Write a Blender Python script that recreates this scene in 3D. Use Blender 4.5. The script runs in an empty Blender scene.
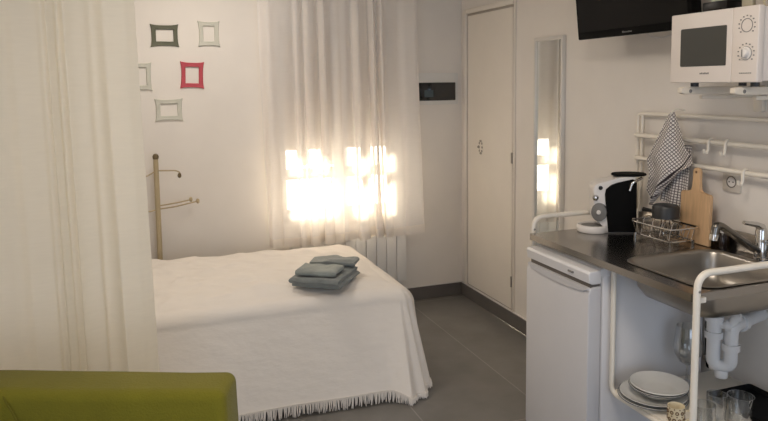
import bpy, bmesh, math, random
from mathutils import Vector, Matrix, noise
random.seed(7)
PI = math.pi
S = bpy.context.scene
COL = S.collection

# ------------------------------------------------------------------ materials
def lin(c):
    return tuple(((v/255)/12.92 if v/255 <= .04045 else ((v/255+.055)/1.055)**2.4) for v in c) + (1,)

def mat(name, rgb, rough=.6, metal=0, bump=0, bscale=40, var=0, vscale=6, coat=0, stretch=None, spec=.5, sheen=0):
    m = bpy.data.materials.new(name); m.use_nodes = True
    nt = m.node_tree; b = nt.nodes['Principled BSDF']
    col = lin(rgb)
    b.inputs['Base Color'].default_value = col
    b.inputs['Roughness'].default_value = rough
    b.inputs['Metallic'].default_value = metal
    b.inputs['Specular IOR Level'].default_value = spec
    b.inputs['Coat Weight'].default_value = coat
    b.inputs['Sheen Weight'].default_value = sheen
    tc = nt.nodes.new('ShaderNodeTexCoord')
    mp = nt.nodes.new('ShaderNodeMapping')
    nt.links.new(tc.outputs['Object'], mp.inputs['Vector'])
    if stretch: mp.inputs['Scale'].default_value = stretch
    n = nt.nodes.new('ShaderNodeTexNoise'); n.inputs['Scale'].default_value = vscale
    n.inputs['Detail'].default_value = 4
    nt.links.new(mp.outputs['Vector'], n.inputs['Vector'])
    r = nt.nodes.new('ShaderNodeValToRGB')
    v = max(var, .015)
    r.color_ramp.elements[0].position = .3; r.color_ramp.elements[1].position = .7
    r.color_ramp.elements[0].color = tuple(max(0, c*(1-v)) for c in col[:3]) + (1,)
    r.color_ramp.elements[1].color = tuple(min(1, c*(1+v)) for c in col[:3]) + (1,)
    nt.links.new(n.outputs['Fac'], r.inputs['Fac'])
    nt.links.new(r.outputs['Color'], b.inputs['Base Color'])
    if bump:
        n2 = nt.nodes.new('ShaderNodeTexNoise'); n2.inputs['Scale'].default_value = bscale
        n2.inputs['Detail'].default_value = 6
        nt.links.new(mp.outputs['Vector'], n2.inputs['Vector'])
        bp = nt.nodes.new('ShaderNodeBump'); bp.inputs['Strength'].default_value = bump
        bp.inputs['Distance'].default_value = .01
        nt.links.new(n2.outputs['Fac'], bp.inputs['Height'])
        nt.links.new(bp.outputs['Normal'], b.inputs['Normal'])
    return m

def sheer(name, rgb, see=.2, transl=.5):
    m = bpy.data.materials.new(name); m.use_nodes = True
    nt = m.node_tree; nt.nodes.clear()
    o = nt.nodes.new('ShaderNodeOutputMaterial')
    d = nt.nodes.new('ShaderNodeBsdfDiffuse'); t = nt.nodes.new('ShaderNodeBsdfTranslucent'); tr = nt.nodes.new('ShaderNodeBsdfTransparent')
    m1 = nt.nodes.new('ShaderNodeMixShader'); m2 = nt.nodes.new('ShaderNodeMixShader')
    tc = nt.nodes.new('ShaderNodeTexCoord'); mp = nt.nodes.new('ShaderNodeMapping'); mp.inputs['Scale'].default_value = (1, 1, 9)
    n = nt.nodes.new('ShaderNodeTexNoise'); n.inputs['Scale'].default_value = 14
    r = nt.nodes.new('ShaderNodeValToRGB'); c = lin(rgb)
    r.color_ramp.elements[0].color = tuple(x*.94 for x in c[:3]) + (1,); r.color_ramp.elements[1].color = c
    nt.links.new(tc.outputs['Object'], mp.inputs['Vector']); nt.links.new(mp.outputs['Vector'], n.inputs['Vector'])
    nt.links.new(n.outputs['Fac'], r.inputs['Fac'])
    nt.links.new(r.outputs['Color'], d.inputs['Color']); nt.links.new(r.outputs['Color'], t.inputs['Color'])
    m1.inputs['Fac'].default_value = transl
    lw = nt.nodes.new('ShaderNodeLayerWeight'); lw.inputs['Blend'].default_value = .5   # cloth seen edge-on is denser
    mr = nt.nodes.new('ShaderNodeMapRange'); mr.inputs['From Max'].default_value = .75
    mr.inputs['To Min'].default_value = 1-see; mr.inputs['To Max'].default_value = 1
    nt.links.new(lw.outputs['Facing'], mr.inputs['Value']); nt.links.new(mr.outputs['Result'], m2.inputs['Fac'])
    nt.links.new(d.outputs[0], m1.inputs[1]); nt.links.new(t.outputs[0], m1.inputs[2])
    nt.links.new(tr.outputs[0], m2.inputs[1]); nt.links.new(m1.outputs[0], m2.inputs[2])
    nt.links.new(m2.outputs[0], o.inputs['Surface'])
    return m

def clear_glass(name, tint=(1, 1, 1, 1), gloss=.12, base=.04):
    m = bpy.data.materials.new(name); m.use_nodes = True
    nt = m.node_tree; nt.nodes.clear()
    o = nt.nodes.new('ShaderNodeOutputMaterial'); g = nt.nodes.new('ShaderNodeBsdfGlossy'); t = nt.nodes.new('ShaderNodeBsdfTransparent')
    g.inputs['Roughness'].default_value = .03; t.inputs['Color'].default_value = tint
    lw = nt.nodes.new('ShaderNodeLayerWeight'); lw.inputs['Blend'].default_value = .35
    ma = nt.nodes.new('ShaderNodeMath'); ma.operation = 'MULTIPLY_ADD'; ma.inputs[1].default_value = gloss*4; ma.inputs[2].default_value = base
    nt.links.new(lw.outputs['Facing'], ma.inputs[0])
    mx = nt.nodes.new('ShaderNodeMixShader'); nt.links.new(ma.outputs[0], mx.inputs['Fac'])
    nt.links.new(t.outputs[0], mx.inputs[1]); nt.links.new(g.outputs[0], mx.inputs[2]); nt.links.new(mx.outputs[0], o.inputs['Surface'])
    return m

def tile_mat():
    m = mat('floor_tile', (112, 108, 103), .38, bump=.05, bscale=30)
    nt = m.node_tree; b = nt.nodes['Principled BSDF']
    tc = nt.nodes.new('ShaderNodeTexCoord'); mp = nt.nodes.new('ShaderNodeMapping')
    mp.inputs['Location'].default_value = (-1.808, -4.5, 0)
    nt.links.new(tc.outputs['Object'], mp.inputs['Vector'])
    br = nt.nodes.new('ShaderNodeTexBrick'); br.offset = 0; br.inputs['Scale'].default_value = 1
    br.inputs['Brick Width'].default_value = .6; br.inputs['Row Height'].default_value = 1.8
    br.inputs['Mortar Size'].default_value = .004; br.inputs['Mortar Smooth'].default_value = .2
    br.inputs['Color1'].default_value = lin((118, 115, 110)); br.inputs['Color2'].default_value = lin((112, 109, 105)); br.inputs['Mortar'].default_value = lin((140, 137, 131))
    nt.links.new(mp.outputs['Vector'], br.inputs['Vector'])
    n = nt.nodes.new('ShaderNodeTexNoise'); n.inputs['Scale'].default_value = 5; n.inputs['Detail'].default_value = 8
    nt.links.new(tc.outputs['Object'], n.inputs['Vector'])
    mx = nt.nodes.new('ShaderNodeMix'); mx.data_type = 'RGBA'; mx.blend_type = 'OVERLAY'; mx.inputs[0].default_value = .35
    nt.links.new(br.outputs['Color'], mx.inputs[6]); nt.links.new(n.outputs['Fac'], mx.inputs[7])
    nt.links.new(mx.outputs[2], b.inputs['Base Color'])
    return m

def check_mat():
    m = bpy.data.materials.new('checked_cotton'); m.use_nodes = True
    nt = m.node_tree; b = nt.nodes['Principled BSDF']; b.inputs['Roughness'].default_value = .9
    uv = nt.nodes.new('ShaderNodeUVMap'); uv.uv_map = 'UVMap'
    sep = nt.nodes.new('ShaderNodeSeparateXYZ'); nt.links.new(uv.outputs['UV'], sep.inputs[0])
    def line(sock, period, thr):
        a = nt.nodes.new('ShaderNodeMath'); a.operation = 'DIVIDE'; a.inputs[1].default_value = period; nt.links.new(sock, a.inputs[0])
        f = nt.nodes.new('ShaderNodeMath'); f.operation = 'FRACT'; nt.links.new(a.outputs[0], f.inputs[0])
        l = nt.nodes.new('ShaderNodeMath'); l.operation = 'LESS_THAN'; l.inputs[1].default_value = thr; nt.links.new(f.outputs[0], l.inputs[0])
        return l.outputs[0]
    x = line(sep.outputs['X'], .0118, .30); y = line(sep.outputs['Y'], .0118, .30)
    mx = nt.nodes.new('ShaderNodeMath'); mx.operation = 'MAXIMUM'; nt.links.new(x, mx.inputs[0]); nt.links.new(y, mx.inputs[1])
    # one wide dark border band
    cmp = nt.nodes.new('ShaderNodeMath'); cmp.operation = 'COMPARE'; cmp.inputs[1].default_value = .058; cmp.inputs[2].default_value = .0032
    nt.links.new(sep.outputs['X'], cmp.inputs[0])
    c1 = nt.nodes.new('ShaderNodeMix'); c1.data_type = 'RGBA'; nt.links.new(mx.outputs[0], c1.inputs[0])
    c1.inputs[6].default_value = lin((232, 227, 222)); c1.inputs[7].default_value = lin((112, 103, 104))
    c2 = nt.nodes.new('ShaderNodeMix'); c2.data_type = 'RGBA'; nt.links.new(cmp.outputs[0], c2.inputs[0])
    nt.links.new(c1.outputs[2], c2.inputs[6]); c2.inputs[7].default_value = lin((60, 52, 55))
    nt.links.new(c2.outputs[2], b.inputs['Base Color'])
    return m

M = {}
M['wall'] = mat('wall_paint', (233, 226, 217), .85, bump=.04, bscale=60)
M['ceiling'] = mat('ceiling_paint', (235, 229, 220), .9)
M['floor'] = tile_mat()
M['skirt'] = mat('skirting_tile', (104, 99, 95), .45, var=.08)
M['grout'] = mat('grout_white', (225, 220, 214), .8)
M['door'] = mat('door_paint', (233, 225, 213), .55)
M['sock'] = mat('socket_plate', (208, 200, 188), .45)
M['gap'] = mat('dark_gap', (112, 104, 96), .9)
M['doorgap'] = mat('door_shadow_gap', (178, 168, 156), .9)
M['pvc'] = mat('white_pvc', (225, 222, 216), .4)
M['light_mask'] = mat('light_mask_grey', (150, 143, 135), .6)  # for the posts added outside the window
M['slats'] = sheer('translucent_slats', (196, 186, 174), 0, .3)
M['pane'] = clear_glass('window_glass')
M['sheer'] = sheer('sheer_voile', (252, 247, 242), .27, .36)
M['hem'] = sheer('sheer_hem', (246, 239, 230), .12, .3)
M['voile'] = sheer('bed_voile', (249, 243, 228), .07, .45)
M['rod'] = mat('brushed_rod', (190, 185, 178), .35, .8)
M['radiator'] = mat('radiator_enamel', (235, 231, 224), .35)
M['spread'] = mat('bedspread_cotton', (234, 226, 216), .95, bump=.45, bscale=9, stretch=(1, 2.2, 2.2), sheen=.15)
M['mattress'] = mat('mattress_ticking', (225, 220, 212), .9)
M['base'] = mat('bed_base_fabric', (70, 66, 64), .9)
M['towel'] = mat('grey_terry', (126, 131, 129), 1, bump=.5, bscale=260, var=.1, vscale=30, sheen=.2)
M['towel2'] = mat('grey_terry_top', (137, 143, 139), 1, bump=.5, bscale=260, var=.1, vscale=30, sheen=.2)
M['brass'] = mat('aged_brass', (182, 165, 132), .6, .1, var=.1)
M['brass_dark'] = mat('dark_brass', (112, 96, 68), .6, .2)
M['olive'] = mat('olive_frame', (94, 95, 76), .6, var=.1)
M['palegrey'] = mat('pale_grey_frame', (203, 201, 188), .7, var=.05)
M['red'] = mat('red_frame', (186, 72, 82), .55, var=.08)
M['smoke'] = mat('smoked_flap', (16, 22, 26), .12, coat=.5)
M['smoke_light'] = mat('breaker_grey', (70, 84, 88), .4)
M['white_plastic'] = mat('white_plastic', (228, 222, 216), .35)
M['silver'] = mat('silver_frame', (222, 217, 209), .4, .1)
M['mirror'] = mat('mirror_silver', (235, 238, 236), .02, 1)
M['black'] = mat('black_plastic', (14, 13, 13), .35)
M['matblack'] = mat('matt_black', (7, 7, 7), .75, spec=.15)
M['screen'] = mat('screen_black', (6, 6, 7), .3, spec=.15)
M['darkgrey'] = mat('dark_grey', (48, 48, 48), .4)
M['fitting'] = mat('door_fitting', (158, 150, 140), .5)
M['midgrey'] = mat('mid_grey', (120, 118, 115), .5)
M['mw_window'] = mat('microwave_window', (66, 66, 62), .3)
M['mw_white'] = mat('microwave_white', (226, 216, 207), .4)
M['bracket'] = mat('bracket_white', (224, 214, 198), .4)
M['powder'] = mat('white_powdercoat', (238, 230, 216), .35)
M['steel'] = mat('stainless_steel', (160, 156, 151), .22, 1, var=.03)
M['basin'] = mat('basin_steel', (165, 160, 153), .34, 1, var=.05)
M['chrome'] = mat('chrome', (205, 203, 200), .1, 1)
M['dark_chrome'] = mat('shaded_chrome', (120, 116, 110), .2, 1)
M['fridge'] = mat('fridge_white', (222, 220, 220), .4)
M['fridge_door'] = mat('fridge_door', (205, 203, 204), .42)
M['trap'] = mat('pvc_trap', (220, 220, 220), .4)
M['rubber'] = mat('black_rubber', (10, 10, 11), .7, spec=.2)
M['porcelain'] = mat('porcelain', (215, 213, 207), .25, coat=.3)
M['rimdark'] = mat('plate_rim', (70, 72, 78), .3)
M['mug'] = mat('cream_mug', (222, 208, 176), .35)
M['brown'] = mat('mug_brown', (112, 78, 44), .4)
M['glass'] = clear_glass('drinking_glass', (.93, .94, .94, 1), .22, .09)
M['wood'] = mat('beech_wood', (208, 170, 128), .55, var=.14, vscale=9, stretch=(8, 8, .9))
M['check'] = check_mat()
M['green'] = mat('chartreuse_cover', (116, 109, 14), .95, bump=.3, bscale=180, var=.06, sheen=.1)
M['green_dark'] = mat('chartreuse_fold_shade', (98, 92, 12), .95)  # darker green standing in for shade in the cover folds
M['woodleg'] = mat('dark_wood_leg', (70, 50, 34), .5)
M['carton_green'] = mat('grey_green_card', (140, 146, 130), .7)
M['carton_edge'] = mat('pale_card', (196, 200, 178), .7)
M['carton_beige'] = mat('beige_card', (178, 170, 148), .8)
M['carton_grey'] = mat('grey_card', (172, 164, 154), .8)
M['bottle'] = mat('dark_bottle', (32, 20, 16), .25, coat=.3)

# ------------------------------------------------------------------ helpers
def fillet(pts, r, n=5, closed=False):
    pts = [Vector(p) for p in pts]; out = []
    N = len(pts)
    for i, p in enumerate(pts):
        if not closed and i in (0, N-1): out.append(p); continue
        a = pts[i-1]; b = pts[(i+1) % N]
        da = (a-p); db = (b-p)
        rr = min(r, da.length*.49, db.length*.49)
        pa = p+da.normalized()*rr; pb = p+db.normalized()*rr
        for k in range(n+1):
            t = k/n
            out.append(pa*(1-t)**2 + p*2*t*(1-t) + pb*t*t)
    return out

class MB:
    def __init__(s): s.bm = bmesh.new()
    def box(s, x0, x1, y0, y1, z0, z1, bev=0, seg=2, rot=None):
        t = bmesh.new()
        bmesh.ops.create_cube(t, size=1)
        c = Vector(((x0+x1)/2, (y0+y1)/2, (z0+z1)/2)); d = (abs(x1-x0), abs(y1-y0), abs(z1-z0))
        for v in t.verts: v.co = Vector((v.co.x*d[0], v.co.y*d[1], v.co.z*d[2]))
        if bev: bmesh.ops.bevel(t, geom=list(t.edges), offset=min(bev, min(d)*.49), segments=seg, affect='EDGES', profile=.5)
        for v in t.verts:
            if rot: v.co = rot @ v.co
            v.co += c
        s.merge(t); return s
    def merge(s, t):
        me = bpy.data.meshes.new('tmp'); t.to_mesh(me); t.free(); s.bm.from_mesh(me); bpy.data.meshes.remove(me)
    def tube(s, pts, r, seg=10, closed=False, sq=1, caps=True):
        pts = [Vector(p) for p in pts]; N = len(pts); rings = []
        up = None
        for i, p in enumerate(pts):
            if closed: d = (pts[(i+1) % N]-pts[i-1]).normalized()
            else: d = (pts[min(i+1, N-1)]-pts[max(i-1, 0)]).normalized()
            if up is None:
                up = Vector((0, 0, 1)) if abs(d.z) < .9 else Vector((1, 0, 0))
            a = (up - d*up.dot(d)).normalized(); b = d.cross(a); up = a
            rr = r[i] if isinstance(r, (list, tuple)) else r
            rings.append([s.bm.verts.new(p + (a*math.cos(2*PI*k/seg) + b*math.sin(2*PI*k/seg)*sq)*rr) for k in range(seg)])
        rng = N if closed else N-1
        for i in range(rng):
            A = rings[i]; B = rings[(i+1) % N]
            for k in range(seg): s.bm.faces.new((A[k], A[(k+1) % seg], B[(k+1) % seg], B[k]))
        if not closed and caps:
            s.bm.faces.new(rings[0][::-1]); s.bm.faces.new(rings[-1])
        return s
    def lathe(s, prof, c=(0, 0, 0), axis='z', seg=32, mtx=None, sx=1, sy=1):
        rings = []
        for (r, h) in prof:
            ring = []
            if r < 1e-6:
                ring = [Vector((0, 0, h))]
            else:
                ring = [Vector((r*math.cos(2*PI*k/seg)*sx, r*math.sin(2*PI*k/seg)*sy, h)) for k in range(seg)]
            vs = []
            for v in ring:
                if mtx: v = mtx @ v
                elif axis == 'x': v = Vector((v.z, v.x, v.y))
                elif axis == '-x': v = Vector((-v.z, -v.x, v.y))
                elif axis == 'y': v = Vector((v.y, v.z, v.x))
                elif axis == '-y': v = Vector((v.x, -v.z, v.y))
                vs.append(s.bm.verts.new(v+Vector(c)))
            rings.append(vs)
        for A, B in zip(rings, rings[1:]):
            for k in range(seg):
                k2 = (k+1) % seg
                q = [A[k % len(A)], A[k2 % len(A)], B[k2 % len(B)], B[k % len(B)]]
                u = []
                for v in q:
                    if v not in u: u.append(v)
                if len(u) > 2: s.bm.faces.new(u)
        return s
    def prism(s, prof, h0, h1, plane='xz', bev=0, seg=2):
        t = bmesh.new()
        f = {'xz': lambda a, b, h: (a, h, b), 'yz': lambda a, b, h: (h, a, b), 'xy': lambda a, b, h: (a, b, h)}[plane]
        A = [t.verts.new(f(a, b, h0)) for a, b in prof]; B = [t.verts.new(f(a, b, h1)) for a, b in prof]
        fa = t.faces.new(A); fb = t.faces.new(B[::-1])
        n = len(prof)
        for k in range(n): t.faces.new((A[k], B[k], B[(k+1) % n], A[(k+1) % n]))
        if bev:
            es = list(set(fa.edges) | set(fb.edges))
            bmesh.ops.bevel(t, geom=es, offset=bev, segments=seg, affect='EDGES', profile=.5)
        s.merge(t); return s
    def grid(s, fn, nu, nv, uvfn=None, flip=False):
        V = [[s.bm.verts.new(fn(i/nu, j/nv)) for j in range(nv+1)] for i in range(nu+1)]
        uvl = (s.bm.loops.layers.uv.get('UVMap') or s.bm.loops.layers.uv.new('UVMap')) if uvfn else None
        for i in range(nu):
            for j in range(nv):
                ids = [(i, j), (i+1, j), (i+1, j+1), (i, j+1)]
                if flip: ids = ids[::-1]
                fc = s.bm.faces.new([V[a][b] for a, b in ids])
                if uvl:
                    for lp, (a, b) in zip(fc.loops, ids): lp[uvl].uv = uvfn(a/nu, b/nv)
        return s
    def build(s, name, m, parent=None, ang=40, nofix=False):
        if not nofix: bmesh.ops.recalc_face_normals(s.bm, faces=list(s.bm.faces))
        me = bpy.data.meshes.new(name); s.bm.to_mesh(me); s.bm.free()
        me.materials.append(m)
        for p in me.polygons: p.use_smooth = True
        me.set_sharp_from_angle(angle=math.radians(ang))
        o = bpy.data.objects.new(name, me); COL.objects.link(o)
        if parent: o.parent = parent
        return o

def tag(o, label, cat, group=None):
    o['label'] = label; o['category'] = cat
    if group: o['group'] = group
    return o
def thing(name, label, cat, loc=(0, 0, 0), rz=0, group=None):
    o = bpy.data.objects.new(name, None); COL.objects.link(o); o.empty_display_size = .05
    o.location = loc; o.rotation_euler = (0, 0, rz)
    return tag(o, label, cat, group)
def struct(o):
    o['kind'] = 'structure'; return o
def sub(parent, name, m, fn, ang=40):
    b = MB(); fn(b); return b.build(name, m, parent, ang)
def copy_tree(o, parent=None):
    c = o.copy(); COL.objects.link(c); c.parent = parent
    for ch in list(o.children): copy_tree(ch, c)
    return c
def rrect(x0, x1, y0, y1, r, n=6):
    out = []
    for cx, cy, a0 in ((x1-r, y1-r, 0), (x0+r, y1-r, 90), (x0+r, y0+r, 180), (x1-r, y0+r, 270)):
        for k in range(n+1):
            a = math.radians(a0+90*k/n); out.append((cx+r*math.cos(a), cy+r*math.sin(a)))
    return out

# ------------------------------------------------------------------ room
XW, YB, XL, YF, ZC = 2.26, 4.56, -.95, -1.7, 2.5
WX0, WX1, WZ0, WZ1 = .90, 1.73, .655, 2.0
struct(MB().box(XL-.12, XW+.12, YF-.12, YB+.12, -.12, 0).build('floor', M['floor']))
struct(MB().box(XL-.12, XW+.12, YF-.12, YB+.12, ZC, ZC+.12).build('ceiling', M['ceiling']))
b = MB()
b.box(XL-.12, WX0, YB, YB+.14, 0, ZC).box(WX1, XW+.12, YB, YB+.14, 0, ZC)
b.box(WX0, WX1, YB, YB+.14, 0, WZ0).box(WX0, WX1, YB, YB+.14, WZ1, ZC)
struct(b.build('wall_back', M['wall']))
struct(MB().box(XW, XW+.12, YF-.12, YB, 0, ZC).build('wall_right', M['wall']))
struct(MB().box(XL-.12, XL, YF-.12, YB, 0, ZC).build('wall_left', M['wall']))
b = MB()   # wall behind the viewer with a wide terrace opening
b.box(XL, -.5, YF-.12, YF, 0, ZC).box(1.7, XW, YF-.12, YF, 0, ZC).box(-.5, 1.7, YF-.12, YF, 2.15, ZC)
struct(b.build('wall_front', M['wall']))
def skirting(name, x0, x1, y0, y1, cap):
    o = struct(MB().box(x0, x1, y0, y1, 0, .095, .003, 1).build(name, M['skirt']))
    MB().box(*cap, .095, .103, .002, 1).build('grout_line', M['grout'], o)
skirting('baseboard_back', XL, XW-.012, YB-.012, YB, (XL, XW-.012, YB-.011, YB))
skirting('baseboard_right', XW-.012, XW, YF, YB, (XW-.011, XW, YF, YB))
skirting('baseboard_left', XL, XL+.012, YF, YB-.012, (XL, XL+.011, YF, YB-.012))

# closet door on the right wall
d = MB().box(XW-.010, XW, 3.815, 4.44, .115, 2.075, .003, 1).build('door_1', M['door']); struct(d)
b = MB(); b.box(XW-.02, XW, 4.455, 4.49, .103, 2.125, .006).box(XW-.02, XW, 3.80, 4.455, 2.09, 2.125, .006)
b.box(XW-.014, XW, 3.785, 3.80, .103, 2.125, .004)
b.build('door_frame', M['door'], d)
MB().box(XW-.004, XW, 3.80, 4.455, .108, 2.09).build('door_gap', M['doorgap'], d)
b = MB()
for z in (1.115, .30): b.tube([(XW-.014, 3.812, z-.035), (XW-.014, 3.812, z+.035)], .006)
b.build('hinge', M['fitting'], d)
b = MB()   # oval ornamental escutcheon
for k in range(10):
    a = 2*PI*k/10; b.lathe([(.0, .004), (.007, .003), (.009, 0)], (XW-.011, 4.24+.022*math.cos(a), 1.15+.045*math.sin(a)), '-x', 10)
b.lathe([(0, .012), (.008, .01), (.011, 0)], (XW-.011, 4.265, 1.15), '-x', 12)
b.build('escutcheon', M['fitting'], d)

# ------------------------------------------------------------------ window
w = MB()
w.box(WX0, WX0+.045, YB+.05, YB+.10, WZ0, WZ1, .004).box(WX1-.045, WX1, YB+.05, YB+.10, WZ0, WZ1, .004)
w.box(WX0, WX1, YB+.05, YB+.10, WZ0, WZ0+.045, .004).box(WX0, WX1, YB+.05, YB+.10, WZ1-.05, WZ1, .004)
w.box(WX0, WX1, YB+.045, YB+.09, .945, 1.02, .004).box(1.285, 1.335, YB+.05, YB+.10, WZ0, WZ1, .004)
w = struct(w.build('window_1', M['pvc']))
MB().box(WX0-.03, WX1+.03, YB-.03, YB+.05, WZ0-.025, WZ0, .004).build('window_sill', M['pvc'], w)
MB().box(WX0+.04, 1.29, YB+.07, YB+.076, WZ0+.04, .95).build('pane', M['pane'], w)
MB().box(1.33, WX1-.04, YB+.07, YB+.076, WZ0+.04, .95).build('pane', M['pane'], w)
MB().box(WX0+.04, 1.29, YB+.07, YB+.076, 1.015, WZ1-.04).build('pane', M['pane'], w)
MB().box(1.33, WX1-.04, YB+.07, YB+.076, 1.015, WZ1-.04).build('pane', M['pane'], w)
b = MB()
z = 1.145
while z < WZ1-.01:
    b.box(WX0+.005, WX1-.005, YB+.112, YB+.126, z, min(z+.0475, WZ1), .002); z += .0472
b.build('roller_shutter', M['slats'], w)
MB().box(WX0-.3, WX1+.3, YB+1.0, YB+1.5, 1.62, 1.68, .01).build('added_sun_blocker', M['pvc'], w)  # unseen slab added outside to keep low sun off the upper shutter
MB().prism([(YB+.14, 2.25), (YB+.14, 2.2), (YB+1.5, 1.63), (YB+1.5, 1.68)], WX0-.3, WX1+.3, 'yz').build('added_sun_blocker', M['pvc'], w)  # sloping slab up to the wall, added for the same shade

b = MB()   # unseen posts and strip added outside the glass to shape the window glow
for (xa, xb, za) in ((1.034, 1.116, 1.03), (1.206, 1.385, 1.03), (1.30, 1.385, WZ0), (1.506, 1.588, .90), (1.52, 1.57, WZ0)): b.box(xa, xb, YB+.128, YB+.138, za, 1.17, .003)
b.box(WX0, WX1, YB+.128, YB+.138, WZ0, .725, .003)
b.build('added_light_mask', M['light_mask'], w)

# ------------------------------------------------------------------ curtains
def curtain_fn(x0, x1, y, ztop, zbot, folds, amp, seed, flare=0, x0b=None, x1b=None, hemwave=.0, gather=1):
    rnd = random.Random(seed)
    ph = [rnd.uniform(0, 6.28) for _ in range(6)]
    x0b = x0 if x0b is None else x0b; x1b = x1 if x1b is None else x1b
    def fn(u, v, off=0):
        tw = u + .35/folds*math.sin(2*PI*u*folds*.31+ph[0]) + .12/folds*math.sin(2*PI*u*folds*.73+ph[1])
        a = amp*(.55+.45*v)*(1+.5*math.sin(2*PI*u*folds*.23+ph[2]))
        p = 2*PI*tw*folds
        yy = a*(math.sin(p)+.28*math.sin(2*p+ph[3]))
        xx = .45*a*math.sin(2*p+ph[4])*v
        vv = v**1.2
        xa = x0*(1-vv)+x0b*vv; xb = x1*(1-vv)+x1b*vv
        zz = ztop+(zbot-ztop)*v
        if hemwave: zz += hemwave*v*math.sin(2*PI*u*1.7+ph[5])
        return Vector((xa+(xb-xa)*u+xx, y+yy-flare*v*v+off, zz))
    return fn
rod = thing('curtain_rod', 'thin metal rod above the window carrying the voile curtains', 'curtain rod', (1.29, YB, 2.28))
b = MB(); b.tube([(-.62, -.142, 0), (.62, -.142, 0)], .007); b.tube([(-.62, -.205, 0), (.62, -.205, 0)], .007); b.build('rod', M['rod'], rod)
for sx in (-1, 1):
    MB().tube([(sx*.60, 0, .0), (sx*.60, -.205, .0)], .007).build('wall_bracket', M['rod'], rod)
    MB().lathe([(0, -.02), (.016, -.012), (.018, 0), (.012, .014), (0, .018)], (sx*.63, -.142, 0), 'x', 14).build('finial', M['rod'], rod)
def hang(name, label, cat, fn, nu, nv, m, hm, v0=.965):
    root = thing(name, label, cat, (fn(.5, 1).x, fn(.5, 1).y, fn(.5, 1).z))
    L = root.location
    MB().grid(lambda u, v: fn(u, v)-L, nu, nv).build('cloth', m, root, 80)
    MB().grid(lambda u, v: fn(u, v0+(1-v0)*v, -.004)-L, nu, 3).build('hem', hm, root, 80)
    return root
f1 = curtain_fn(.745, 1.33, YB-.142, 2.27, .525, 4.6, .034, 3, .01, .765, 1.34, .006)
hang('window_curtain', 'left sheer white voile curtain at the sunlit window, nearest the picture frames', 'curtain', f1, 260, 40, M['sheer'], M['hem'])
f2 = curtain_fn(1.27, 1.815, YB-.205, 2.27, .55, 4.4, .032, 11, .0, 1.29, 1.86, .008)
hang('window_curtain', 'right sheer white voile curtain at the sunlit window, nearest the fuse box', 'curtain', f2, 260, 40, M['sheer'], M['hem'])
tr = thing('curtain_rail', 'white ceiling rail carrying the large voile divider beside the bed', 'curtain rail', (-.45, 2.7, ZC))
MB().box(-.5, .5, -.015, .015, -.03, 0, .004).build('rail', M['pvc'], tr)
f3 = curtain_fn(-.93, -.004, 2.70, ZC-.03, .10, 8.5, .022, 21, .0, -.92, .038, .004)
hang('bed_curtain', 'large cream voile curtain hanging from ceiling as divider beside the bed', 'curtain', f3, 340, 40, M['voile'], M['voile'], .97)

# ------------------------------------------------------------------ radiator
ra = thing('radiator', 'white sectional radiator under the window behind the bed', 'radiator', (1.4, YB, .19))
n = 11; pw = .076; x0 = 1.768-1.4-n*pw
for k in range(n):
    xa = x0+k*pw
    b = MB(); b.box(xa+.0015, xa+pw-.0015, -.106, -.085, .0, .34, .004)
    b.box(xa+pw/2-.012, xa+pw/2+.012, -.086, -.04, .02, .33, .005)
    b.box(xa+.003, xa+pw-.003, -.05, -.035, .02, .33, .005)
    b.tube([(xa, -.065, .045), (xa+pw, -.065, .045)], .016, 10); b.tube([(xa, -.065, .30), (xa+pw, -.065, .30)], .016, 10)
    b.build('section', M['radiator'], ra)
for xa in (x0+.12, x0+.7): MB().box(xa, xa+.03, -.05, 0, .27, .30, .003).build('mounting_bracket', M['midgrey'], ra)

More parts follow.
